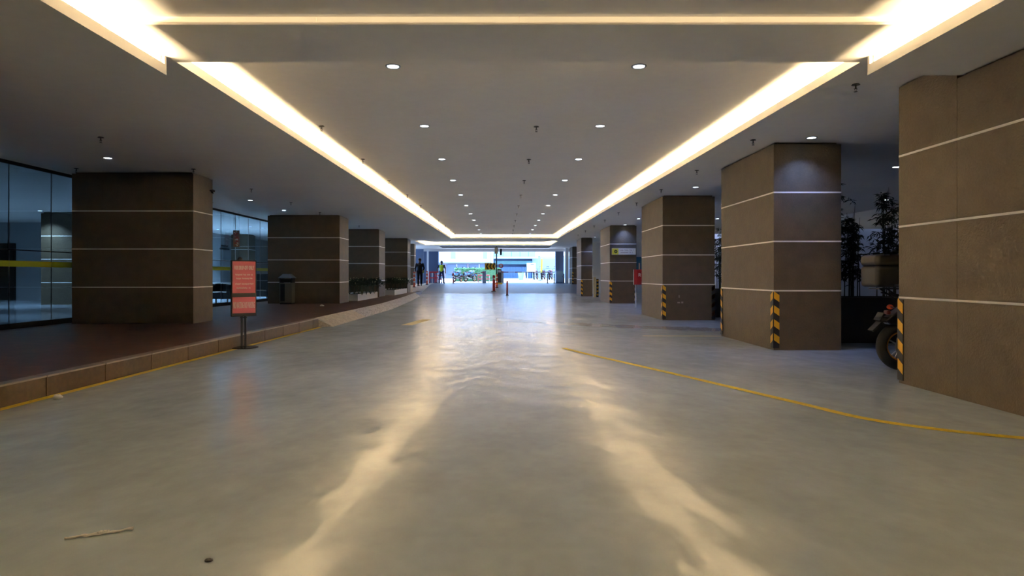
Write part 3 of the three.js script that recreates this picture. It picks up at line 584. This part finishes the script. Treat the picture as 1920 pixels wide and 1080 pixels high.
{
  const o = thing('cctv_camera', 'small black camera fixed high on the wide dark walkway column corner', 'camera', V(-7.44, 3.55, 16.0));
  mesh('bracket', bx(.06, .03, .03, .02, 0, 0), M.black, o); mesh('dome', new THREE.SphereGeometry(.045, 18, 12).translate(.055, -.02, 0), M.blackGloss, o); mesh('collar', cyl(.048, .048, .03, .055, -.02, 0), M.black, o); mesh('lens', new THREE.SphereGeometry(.014, 10, 8).translate(.09, -.045, .02), M.white, o);
}
// ---- people
function sdfMesh(bones, res, c, half, k = .035) {
  const mc = new MarchingCubes(res, new THREE.MeshBasicMaterial(), false, false, 60000); mc.isolation = 0;
  const A = bones.map(([a, b, ra, rb]) => { const d = [b[0] - a[0], b[1] - a[1], b[2] - a[2]]; return { a, d, L: d[0] ** 2 + d[1] ** 2 + d[2] ** 2 || 1e-9, ra, rb }; });
  const hs = res / 2; let i = 0;
  for (let z = 0; z < res; z++) for (let y = 0; y < res; y++) for (let x = 0; x < res; x++, i++) {
    const p = [c[0] + (x - hs) / hs * half, c[1] + (y - hs) / hs * half, c[2] + (z - hs) / hs * half]; let m = 1e3;
    for (const q of A) {
      const u = [p[0] - q.a[0], p[1] - q.a[1], p[2] - q.a[2]], t = Math.max(0, Math.min(1, (u[0] * q.d[0] + u[1] * q.d[1] + u[2] * q.d[2]) / q.L));
      const e = Math.hypot(u[0] - t * q.d[0], u[1] - t * q.d[1], u[2] - t * q.d[2]) - (q.ra + (q.rb - q.ra) * t);
      const h = Math.max(k - Math.abs(m - e), 0) / k; m = Math.min(m, e) - h * h * k * .25;
    }
    mc.field[i] = -m;
  }
  mc.update();
  const g = new THREE.BufferGeometry();
  g.setAttribute('position', new THREE.BufferAttribute(mc.positionArray.slice(0, mc.count * 3).map((v, j) => v * half + c[j % 3]), 3));
  const w = mergeVertices(g, 1e-4); w.computeVertexNormals(); return w;
}
function person(label, pos, turn, J, look) {
  const o = thing('person', label, 'person', pos, turn);
  const { hip, chest, neck, head, legs, arms } = J;
  const hands = arms.flatMap(([s, e, w]) => { const f = [w[0] - e[0], w[1] - e[1], w[2] - e[2]], n = Math.hypot(...f), u = f.map((v) => v / n), sd = Math.sign(s[0]), out = [[w, w.map((v, i) => v + u[i] * .07), .034, .036]];
    for (let q = 0; q < 4; q++) { const off = (q - 1.5) * .018, b = [w[0] + u[0] * .08, w[1] + u[1] * .08, w[2] + u[2] * .08 + off], L = [.06, .075, .07, .055][q]; out.push([b, [b[0] + u[0] * L - sd * .012, b[1] + u[1] * L, b[2] + u[2] * L], .0095, .008]); }
    out.push([[w[0] + u[0] * .03, w[1] + u[1] * .03, w[2] + .03], [w[0] + u[0] * .07, w[1] + u[1] * .07, w[2] + .065], .011, .009]); return out; });
  const body = [[hip, chest, .125, .14], [chest, neck, .11, .05], [neck, [head[0], head[1] - .06, head[2]], .05, .06], [[head[0], head[1] - .03, head[2] + .015], [head[0], head[1] + .05, head[2] - .01], .085, .095], [[head[0], head[1] - .02, head[2] + .095], [head[0], head[1] - .035, head[2] + .11], .014, .016], [[head[0] - .09, head[1] - .01, head[2]], [head[0] + .09, head[1] - .01, head[2]], .018, .018],
    ...legs.flatMap(([h, k, a, t]) => [[h, k, .085, .058], [k, a, .055, .04], [a, t, .04, .035]]), ...arms.flatMap(([s, e, w]) => [[s, e, .048, .04], [e, w, .038, .028]]), ...hands];
  mesh('body', sdfMesh(body, 110, [0, .9, 0], 1.0), look.skin, o);
  mesh('shirt', sdfMesh([[hip, chest, .145, .165], [[chest[0] - .13, chest[1] + .04, chest[2]], [chest[0] + .13, chest[1] + .04, chest[2]], .1, .1], [chest, neck, .12, .06], ...arms.flatMap(([s, e, w]) => look.long ? [[s, e, .062, .054], [e, w, .052, .04]] : [[s, e.map((v, i) => s[i] + (v - s[i]) * .8), .064, .058]])], 80, [0, 1.15, 0], .62), look.shirt, o);
  mesh('trousers', sdfMesh([[[hip[0] - .06, hip[1], hip[2]], [hip[0] + .06, hip[1], hip[2]], .135, .135], ...legs.flatMap(([h, k, a]) => [[h, k, .1, .075], [k, a, .072, .06]])], 80, [0, .55, 0], .62), look.trousers, o);
  for (const [, , a, t] of legs) mesh('shoe', sdfMesh([[[a[0], a[1] - .035, a[2] - .03], t, .045, .042], [a, [a[0], a[1] - .03, a[2]], .05, .05]], 30, a, .24, .02), M.black, o);
  mesh('hair', new THREE.SphereGeometry(.108, 22, 16, 0, 6.3, 0, 1.75).scale(.95, 1, 1.08).rotateX(-.25).translate(head[0], head[1] + .035, head[2] - .012), M.black, o);
  for (const s of [-1, 1]) mesh('eye', new THREE.SphereGeometry(.011, 8, 6).translate(head[0] + s * .033, head[1] + .015, head[2] + .086), M.black, o);
  mesh('mouth', bx(.04, .007, .01, head[0], head[1] - .065, head[2] + .092), std(0x6b3a33, .7), o);
  if (look.vest) mesh('vest', sdfMesh([[[hip[0], hip[1] + .04, hip[2]], chest, .155, .178], [[chest[0] - .1, chest[1] + .05, chest[2]], [chest[0] + .1, chest[1] + .05, chest[2]], .108, .108]], 64, [0, 1.2, 0], .5), look.vest, o);
  if (look.cap) mesh('cap', [new THREE.SphereGeometry(.114, 22, 10, 0, 6.3, 0, 1.45).translate(head[0], head[1] + .045, head[2]), new THREE.CylinderGeometry(.09, .09, .01, 20).scale(1, 1, .8).translate(head[0], head[1] + .05, head[2] + .1)], M.black, o);
  if (look.bag) mesh('shoulder_bag', new RoundedBoxGeometry(.1, .26, .2, 3, .03).translate(.22, .95, .02), std(0x7d8a2c, .7), o);
}
const skin = std(0x8a5a42, .6);
person('man in dark uniform and cap walking beside the striped posts', px(787, 537, 46.2).setY(.605 * U), .15, { hip: [0, .93, 0], chest: [0, 1.27, .02], neck: [0, 1.47, .02], head: [0, 1.6, .05],
  legs: [[[-.09, .9, 0], [-.1, .5, .14], [-.1, .1, .2], [-.1, .045, .34]], [[.09, .9, 0], [.1, .5, -.04], [.1, .13, -.22], [.1, .05, -.1]]],
  arms: [[[-.2, 1.38, .02], [-.27, 1.12, -.08], [-.25, .9, .06]], [[.2, 1.38, .02], [.27, 1.12, .04], [.2, .98, .24]]] }, { skin, shirt: std(0x15161c, .8), trousers: std(0x12131a, .8), cap: true, long: true, bag: true });
person('man in yellow green safety vest and dark trousers standing at the ramp top', px(828, 533, 56.6).setY(groundY(56.6) * U), Math.PI - .1, { hip: [0, .93, 0], chest: [0, 1.27, 0], neck: [0, 1.47, 0], head: [0, 1.61, .02],
  legs: [[[-.09, .9, 0], [-.14, .5, .02], [-.17, .09, 0], [-.2, .045, .14]], [[.09, .9, 0], [.14, .5, .02], [.18, .09, 0], [.22, .045, .14]]],
  arms: [[[-.2, 1.38, 0], [-.3, 1.14, -.04], [-.28, .9, .08]], [[.2, 1.38, 0], [.33, 1.16, -.04], [.3, .96, .12]]] }, { skin, shirt: std(0x20314f, .8), trousers: std(0x1a2a52, .8), vest: std(0xb7d02a, .7), cap: false });
// ---- exit furniture
function bollard(label, pos, h, r, m, bands, group, nm = 'bollard') {
  const o = thing(nm, label, 'bollard', pos, 0, group);
  mesh('base', cyl(r * 1.9, r * 1.7, .04), M.black, o);
  mesh('shaft', cyl(r, r * .92, h - .06, 0, .04), m, o);
  mesh('cap', new THREE.SphereGeometry(r * .95, 16, 8, 0, 6.3, 0, 1.6).translate(0, h - .04, 0), m, o);
  for (const y of bands) mesh('reflective_band', cyl(r * 1.03, r * 1.03, .08, 0, y), M.white, o);
}
bollard('slim dark red flexible post standing alone on the open drive', px(951, 554, 43.5).setY(0), .86, .055, std(0x8c1f22, .55), []);
bollard('thick red and orange post at the ramp foot before the ticket pole', px(926, 547, 49.3).setY(groundY(49.3) * U), 1.05, .1, std(0xb3261c, .5), [.8]);
bollard('orange striped post beside the ramp foot', px(931.5, 541, 51.6).setY(groundY(51.6) * U), .95, .07, M.orange, [.4, .7]);
for (const [x, d, y] of [[776.5, 45.4, .53], [785, 46.9, .605], [800.5, 50.6, .63]]) bollard('orange traffic post with white bands near the walking man', px(x, 540, d).setY(y * U), .95, .055, M.orange, [.3, .55, .78], 'orange posts near the walking man', 'traffic_post');
for (const [x, y, d] of [[1026.5, 535, 57.6], [1039.3, 535, 57.4], [1057.5, 535, 56.8]]) bollard('slim brown post in the row at the exit column', px(x, y, d).setY(groundY(d) * U), .75, .04, std(0x5a4038, .6), [], 'brown posts at the exit');
bollard('small red and white post before the hedge', px(850, 533, 57.5).setY(groundY(57.5) * U), .8, .045, M.red, [.3, .5]);
function barrier(label, pos, w, h, m, turn = 0, group) {
  const o = thing('plastic_barrier', label, 'barrier', pos, turn, group);
  mesh('rail', new RoundedBoxGeometry(w, .12, .09, 3, .03).translate(0, h - .06, 0), m, o); mesh('rail', new RoundedBoxGeometry(w, .1, .09, 3, .03).translate(0, h * .45, 0), m, o);
  for (let k = 0; k < 4; k++) mesh('upright', new RoundedBoxGeometry(.07, h - .08, .08, 2, .02).translate((k / 3 - .5) * (w - .08), (h - .08) / 2 + .02, 0), k % 2 ? M.white : m, o);
  for (const s of [-1, 1]) mesh('foot', bx(.08, .05, .4, s * w * .4, .025, 0), M.black, o);
}
barrier('red plastic barrier by the blue grey exit wall', px(813, 534, 57).setY(.69 * U), .7, .9, M.red);
barrier('low red plastic barrier beside the vest man', px(823, 534, 57.5).setY(.69 * U), .5, .65, std(0xcc3a44, .55));
barrier('pale red and white barrier before the hedge', px(907, 532, 59.8).setY(groundY(60) * U), 1.0, .62, std(0xe07a80, .6));
{
  const o = thing('ticket_pole', 'black pole with chevron board, cameras and ticket machine at the ramp top', 'sign pole', px(931, 533, 55.6).setY(groundY(55.6) * U));
  mesh('island', new RoundedBoxGeometry(.7, .14, 1.6, 3, .04).translate(.1, .02, -.2), M.yellow, o);
  mesh('pole', cyl(.05, .05, 2.78, 0, .05, 0), M.black, o);
  const b = mesh('chevron_board', bx(.8, .5, .03, -.48, 1.33, .04), M.hazY, o);
  for (let k = 0; k < 3; k++) { const s = new THREE.Shape([[0, 0], [.12, .24], [.22, .24], [.1, 0], [.22, -.24], [.12, -.24]].map((p) => new THREE.Vector2(...p))); mesh('chevron', new THREE.ExtrudeGeometry(s, { depth: .006, bevelEnabled: false }).translate(-.8 + k * .25, 1.33, .056), M.hazK, b); }
  mesh('camera_box', new RoundedBoxGeometry(.26, .5, .2, 3, .02).translate(-.02, 2.52, .1), std(0xb9a888, .6), o);
  mesh('speaker', new RoundedBoxGeometry(.16, .5, .2, 3, .02).translate(.33, 2.42, .05), M.black, o);
  mesh('round_sign', new THREE.CylinderGeometry(.17, .17, .02, 28).rotateX(Math.PI / 2).translate(.34, 1.36, .04), M.red, o);
  mesh('round_sign_face', new THREE.CylinderGeometry(.11, .11, .02, 28).rotateX(Math.PI / 2).translate(.34, 1.36, .046), M.white, o);
  mesh('ticket_machine', new RoundedBoxGeometry(.3, 1.1, .35, 3, .03).translate(.22, .58, -.1), std(0x2a2330, .5), o);
  mesh('machine_screen', bx(.2, .16, .01, .22, .95, .08), M.white, o);
  mesh('cross_arm', bar([-.85, 1.33, .02], [.45, 1.36, .02], .018, 8), M.black, o);
}
function boom(label, base, tip, m2) {
  const o = thing('boom_gate', label, 'boom gate', base.clone()), v = tip.clone().sub(base), n = 8;
  mesh('cabinet', new RoundedBoxGeometry(.3, .95, .3, 3, .03).translate(0, .475, 0), std(0x8e9aa8, .5), o);
  for (let k = 0; k < n; k++) { const a = v.clone().multiplyScalar(k / n), b = v.clone().multiplyScalar((k + 1) / n); mesh('arm_segment', bar([a.x, .85 + a.y, a.z + .2], [b.x, .85 + b.y, b.z + .2], .04, 10), k % 2 ? M.white : m2, o); }
}
boom('red and white boom arm slanting before the hedge', px(908, 524, 58.6).setY(groundY(58.6) * U), px(857, 531, 58.6).setY(groundY(58.6) * U - .42), std(0x9a4048, .6));
boom('long red and white boom arm across the exit lane', px(941, 526, 58.4).setY(groundY(58.4) * U), px(1040, 526, 58.4).setY(groundY(58.4) * U), std(0x9a4038, .6));
{
  const o = thing('service_cabinet', 'pale blue cabinet between brown posts at the exit', 'cabinet', px(1049, 535, 57.6).setY(groundY(57.6) * U));
  mesh('body', new RoundedBoxGeometry(.58, .95, .4, 3, .02).translate(0, .5, 0), std(0x8fb4dc, .5), o); mesh('door', bx(.5, .8, .01, 0, .5, .205), std(0x9cc0e4, .5), o); mesh('handle', bx(.02, .12, .02, .2, .52, .215), M.darkMetal, o);
}
// ================================================================== OUTSIDE
tag(mesh('street', profile(-60, 60, [[59, groundY(59)], [74, 1.0], [130, 1.0]], .4), new THREE.MeshStandardMaterial({ roughness: .9, map: dataTex(256, 256, (u, v) => { const k = .88 + .12 * n32(u, v) + .06 * n128(u, v); return [.72 * k, .72 * k, .72 * k]; }, true, .2, .2) })), 'sunlit pale concrete forecourt and street outside', 'street', null, 'structure');
{ // hedge
  const o = thing('hedge', 'clipped green hedge beyond the boom gate', 'hedge', V(-2.6, groundY(64), 64)), lv = [], W = 4.6 * U, H = 1.25 * U, D = .8;
  for (let i = 0; i < 2600; i++) { const f = rnd(); const x = rr(-W / 2, W / 2), y = f < .6 ? rr(.02, H) : H + rr(-.03, .05), z = f < .6 ? D / 2 + rr(-.05, .05) : rr(-D / 2, D / 2); lv.push(leafAt(rr(.08, .15), .07, x, y, z, rr(0, 6.3), rr(-1, .6))); }
  mesh('core', bx(W - .06, H - .04, D - .08, 0, (H - .04) / 2, 0), M.hedge, o); mesh('foliage', lv, M.hedge, o);
}
const farBikes = [[852, 60.6, 1.2, 'blue grey motorcycle parked before the hedge near the red post'], [873, 61.4, 1.0, 'silver blue motorcycle parked before the hedge middle']];
farBikes.forEach(([x, d, t, l]) => motorcycle(l, px(x, 528, d).setY(groundY(d) * U), t, false, std(0x4a74b0, .4)));
for (let k = 0; k < 4; k++) { const d = 69 + .3 * (k % 2); motorcycle('motorcycle in the parked row beyond the exit posts', px(1002 + k * 14, 522, d).setY(groundY(d) * U), 1.3, false, [std(0x6a6f88, .4), std(0x3a4a86, .4), std(0x8a6a9a, .4)][k % 3]).userData.group = 'motorcycles parked beyond the exit posts'; }
{
  const o = thing('street_bin', 'pale green tub shaped bin outside by the blue gate', 'bin', px(977, 522, 67).setY(groundY(67) * U));
  mesh('tub', new THREE.LatheGeometry([[0, 0], [.2, 0], [.27, .62], [.3, .66], [.3, .72], [.26, .72], [.24, .2], [0, .2]].map(([a, b]) => new THREE.Vector2(a, b)), 24), std(0xa9d8c8, .6), o);
  mesh('rim', new THREE.TorusGeometry(.3, .025, 8, 28).rotateX(Math.PI / 2).translate(0, .72, 0), M.white, o);
}
{ const o = thing('traffic_cone', 'white traffic cone outside beside the green bin', 'cone', px(983.6, 522, 65.2).setY(groundY(66) * U)); mesh('base', bx(.36, .03, .36, 0, .015, 0), M.white, o); mesh('cone', cyl(.14, .025, .7, 0, .03), M.white, o); mesh('collar', cyl(.1, .075, .12, 0, .28), std(0x9fd0c0, .6), o); }
{ // building across the street: shop block on the walkway side
  const D = 76, gy = 1.0, o = thing('street_shop_building', 'white shop block across the street with blue grey glazing', 'building', V(-8, gy, D));
  const part = (n, x0, x1, y0, y1, z0, z1, m, p = o) => mesh(n, bx((x1 - x0) * U, (y1 - y0) * U, (z1 - z0) * U, ((x0 + x1) / 2 + 8) * U, ((y0 + y1) / 2 - gy) * U, (z0 + z1) / 2 * U), m, p);
  const W = std(0xf0ede8, .8), B = std(0x7f93b5, .3), G = std(0x93a0b4, .5);
  part('wall', -24, -1.5, 2.95, 9, -4, 0, W); part('back_wall', -24, -1.5, 1, 2.95, -4, -1.2, G); part('ledge', -24, -1.5, 2.85, 3.0, 0, .5, G);
  for (let k = 0; k < 9; k++) part('post', -23.6 + k * 2.75, -23.4 + k * 2.75, 1, 2.9, -.2, 0, std(0x8b7f8c, .7));
  for (let k = 0; k < 8; k++) { const w = part('window', -23.3 + k * 2.75, -20.95 + k * 2.75, 1.5, 2.75, -1.15, -1.05, B); part('mullion', -22.2 + k * 2.75, -22.1 + k * 2.75, 1.5, 2.75, -1.05, -1.0, W, w); }
  for (let k = 0; k < 6; k++) part('upper_window', -22 + k * 3.3, -20.6 + k * 3.3, 5.2, 6.8, -.02, .03, B);
  for (const [a, b] of [[-6.3, -5.7], [-2.4, -1.9]]) part('wall_bracket', a, b, 3.4, 4.2, 0, .12, G);
}
{
  const D = 77, gy = 1.0, o = thing('street_gated_building', 'blue grey building across the street with slatted gate and awning', 'building', V(4, gy, D));
  const part = (n, x0, x1, y0, y1, z0, z1, m, p = o) => mesh(n, bx((x1 - x0) * U, (y1 - y0) * U, (z1 - z0) * U, ((x0 + x1) / 2 - 4) * U, ((y0 + y1) / 2 - gy) * U, (z0 + z1) / 2 * U), m, p);
  const W = std(0xe6ecf2, .8), B = std(0x5d7fae, .5), L = std(0xa8c4d8, .6), T = std(0x5a8a90, .6);
  part('wall', -1.2, 14, 3.4, 10, -5, 0, L); part('side_wall', 3.6, 14, 1, 3.4, -5, 0, std(0x9aaecf, .7)); part('recess', -1.2, 3.6, 1, 3.4, -5, -1.5, std(0x6d88b0, .8));
  part('awning', -1.0, 4.2, 3.45, 3.6, 0, 1.6, W); part('lintel', -1, 3.6, 2.75, 3.15, -.4, -.1, T);
  for (let k = 0; k < 5; k++) part('awning_panel', -1 + k * 1.04, -.02 + k * 1.04, 3.68, 4.55, .02, .12, std(0x9cc6dc, .5));
  const g = part('gate_frame', -.4, 2.9, 1.0, 1.1, -.3, -.2, B); for (let k = 0; k < 17; k++) part('gate_slat', -.35 + k * .19, -.22 + k * .19, 1.1, 2.4, -.3, -.22, B, g);
  part('gate_side', 2.95, 3.5, 1.0, 2.7, -.4, -.2, std(0x4f72a0, .6));
}
{
  const o = thing('street_canopy', 'white flat canopy outside with slim posts', 'canopy', V(6.4, 1.0, 68));
  mesh('roof', bx(5.6 * U, .5, 3, 0, 2.35, 0), std(0xf4f4f0, .8), o); for (const x of [-2.2, 0, 2.2]) mesh('post', bx(.12, 2.15, .12, x, 1.05, 1.2), std(0x9aa6c8, .6), o);
}
{
  const o = thing('sign_board', 'large blank white board standing outside beyond the boom arm', 'sign', px(996, 507, 66).setY(groundY(66) * U));
  mesh('board', bx(.8, .86, .05, 0, 1.15, 0), M.white, o); mesh('notice', bx(.3, .05, .01, .1, 1.45, .03), M.darkMetal, o); for (const s of [-1, 1]) mesh('leg', bx(.06, .75, .06, s * .35, .375, 0), M.white, o);
}
{
  const o = thing('feather_flag', 'yellow feather flag on a pole outside', 'flag', px(1013, 508, 65).setY(groundY(65) * U)), s = new THREE.Shape([[0, 0], [.05, 1.2], [.16, 1.28], [.22, 1.1], [.16, 0]].map((p) => new THREE.Vector2(...p)));
  mesh('pole', cyl(.02, .015, 2.05), M.metal, o); mesh('cloth', new THREE.ExtrudeGeometry(s, { depth: .012, bevelEnabled: false }).translate(.01, .7, 0), std(0xd8d838, .7), o); mesh('foot', cyl(.2, .2, .04), M.darkMetal, o);
}
renderer.render(scene, camera);
